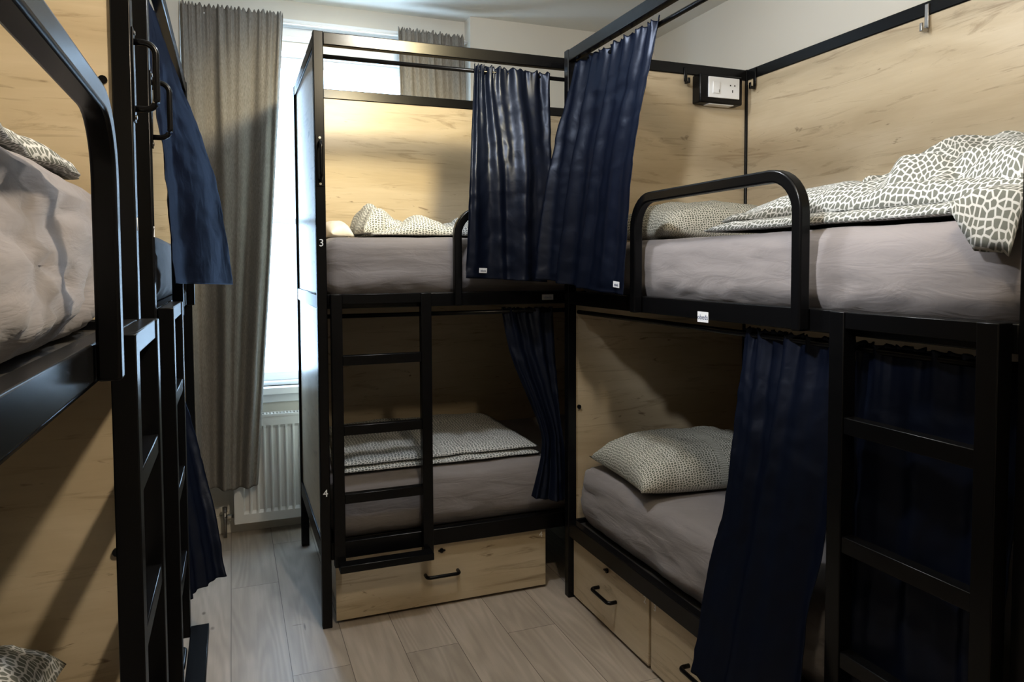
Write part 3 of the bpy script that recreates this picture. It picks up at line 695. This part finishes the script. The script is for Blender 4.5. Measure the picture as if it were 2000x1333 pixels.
MB().box((x0 + .1, yb, z0 + .12), (x0 + .16, YW - .002, z1 - .1)).box((x1 - .16, yb, z0 + .12), (x1 - .1, YW - .002, z1 - .1)).build('bracket', M['rad'], rad, rb)

# window drapes on their rod
rod = empty('drape_rod', (.5, 3.818, 2.565)); tag(rod, 'slim white curtain rod running through the tops of the grey drapes', 'curtain rod')
MB().tube([(-.20, 3.818, 2.565), (1.22, 3.818, 2.565)], .007).build('rod', M['gloss'], rod, rod.location, smooth=True)
MB().box((-.19, 3.813, 2.555), (-.18, YW, 2.575)).box((1.20, 3.813, 2.555), (1.21, YW, 2.575)).build('bracket', M['gloss'], rod, rod.location)
DR = 'grey drapes at the window'
cloth('window_drape', [
    (0, [(-.20, 3.795, 2.590), (.02, 3.795, 2.590), (.262, 3.795, 2.592)]),
    (.06, [(-.20, 3.79, 2.45), (.02, 3.79, 2.45), (.255, 3.79, 2.45)]),
    (.5, [(-.19, 3.765, 1.45), (.0, 3.765, 1.45), (.185, 3.765, 1.45)]),
    (1, [(-.175, 3.742, .285), (-.03, 3.74, .27), (.100, 3.742, .275)])],
    150, 110, [(2.6, .8, .02), (5.3, .55, -.04), (1.3, .4, .03), (9, .35, 0, 3)], (.012, .026), M['drape'], 'full length grey linen drape left of the bright window', 'drape', DR, 31, frill=.016, gf=26, gather=.007, crease=.003)
cloth('window_drape', [
    (0, [(.835, 3.795, 2.585), (1.0, 3.795, 2.583), (1.19, 3.795, 2.578)]),
    (.06, [(.838, 3.79, 2.45), (1.0, 3.79, 2.45), (1.195, 3.79, 2.45)]),
    (.5, [(.86, 3.765, 1.45), (1.03, 3.765, 1.45), (1.20, 3.765, 1.45)]),
    (1, [(.90, 3.745, .285), (1.05, 3.745, .28), (1.20, 3.745, .28)])],
    120, 90, [(2.7, .7, .03), (6, .5, -.05), (1.6, .4, 0)], (.010, .020), M['drape'], 'grey linen drape behind the top of the window bunk, right of the bright glass', 'drape', DR, 37, frill=.016, gf=22, gather=.007, crease=.003)

# ------------------------------------------------------------------ light
w = bpy.data.worlds.new('overcast_sky'); S.world = w; w.use_nodes = True
bg = w.node_tree.nodes['Background']; bg.inputs[0].default_value = (.50, .73, 1.0, 1); bg.inputs[1].default_value = 12.0
def area(name, loc, rot, sx, sy, energy, col, portal=False, shape='RECTANGLE'):
    l = bpy.data.lights.new(name, 'AREA'); l.shape = shape; l.size = sx; l.size_y = sy; l.energy = energy; l.color = col
    o = bpy.data.objects.new(name, l); o.location = loc; o.rotation_euler = rot; COL.objects.link(o)
    if portal: l.cycles.is_portal = True
    return o
area('window_light', ((WX0 + WX1) / 2, YW + .20, (WZ0 + WZ1) / 2), (PI / 2, 0, PI), WX1 - WX0, WZ1 - WZ0, 1, (1, 1, 1), True)
def lamp(name, loc, r, energy, col):
    l = bpy.data.lights.new(name, 'POINT'); l.shadow_soft_size = r; l.energy = energy; l.color = col
    o = bpy.data.objects.new(name, l); o.location = loc; COL.objects.link(o); return o
def spot(name, loc, to, ang, energy, col, r=.04, blend=.6):
    l = bpy.data.lights.new(name, 'SPOT'); l.spot_size = math.radians(ang); l.spot_blend = blend; l.energy = energy; l.color = col; l.shadow_soft_size = r
    o = bpy.data.objects.new(name, l); o.location = loc; o.rotation_euler = (Vector(to) - Vector(loc)).to_track_quat('-Z', 'Y').to_euler(); COL.objects.link(o); return o
lamp('ceiling_lamp_cool', (.60, 2.0, 2.44), .05, 21, (.92, .96, 1.0))
lamp('ceiling_lamp_warm', (.62, .62, 2.52), .05, 16, (1.0, .84, .60))
spot('fill_spot_right', (.26, 1.0, 2.12), (1.75, 1.58, 1.72), 76, 50, (.94, .97, 1.0), .04, .6)  # unseen fill spot below ceiling height, added to brighten the upper right bunk
spot('fill_spot_window', (.82, 1.50, 2.52), (.58, 3.5, 1.84), 46, 120, (1.0, .82, .46), .09)  # added warm fill without a fixture, aimed at the upper window bunk's back panel
spot('fill_spot_left', (.62, .55, 2.50), (-.30, 1.45, 1.60), 70, 46, (1.0, .86, .66))  # another added fill, lifting the upper left bunk's end board and mattress

# ------------------------------------------------------------------ camera
f, cy, pitch, yaw, roll = 1415.68, 585.0, .0465, -.3686, -.0046
fw = Vector((-math.sin(yaw), math.cos(yaw), 0)); rt = Vector((math.cos(yaw), math.sin(yaw), 0)); u0 = Vector((0, 0, 1))
f2 = fw * math.cos(pitch) - u0 * math.sin(pitch); u2 = u0 * math.cos(pitch) + fw * math.sin(pitch)
r3 = rt * math.cos(roll) + u2 * math.sin(roll); u3 = u2 * math.cos(roll) - rt * math.sin(roll)
cam = bpy.data.cameras.new('camera'); co = bpy.data.objects.new('camera', cam); COL.objects.link(co)
mw = Matrix((r3, u3, -f2)).transposed().to_4x4(); mw.translation = Vector((0, 0, 1.352)); co.matrix_world = mw
cam.sensor_width = 36; cam.lens = f / 2000 * 36; cam.shift_y = -(666.5 - cy) / 2000; cam.clip_start = .02
S.camera = co
S.view_settings.view_transform = 'Standard'; S.view_settings.look = 'None'; S.view_settings.exposure = 0.66; S.view_settings.gamma = 1.0
S.view_settings.use_curve_mapping = False
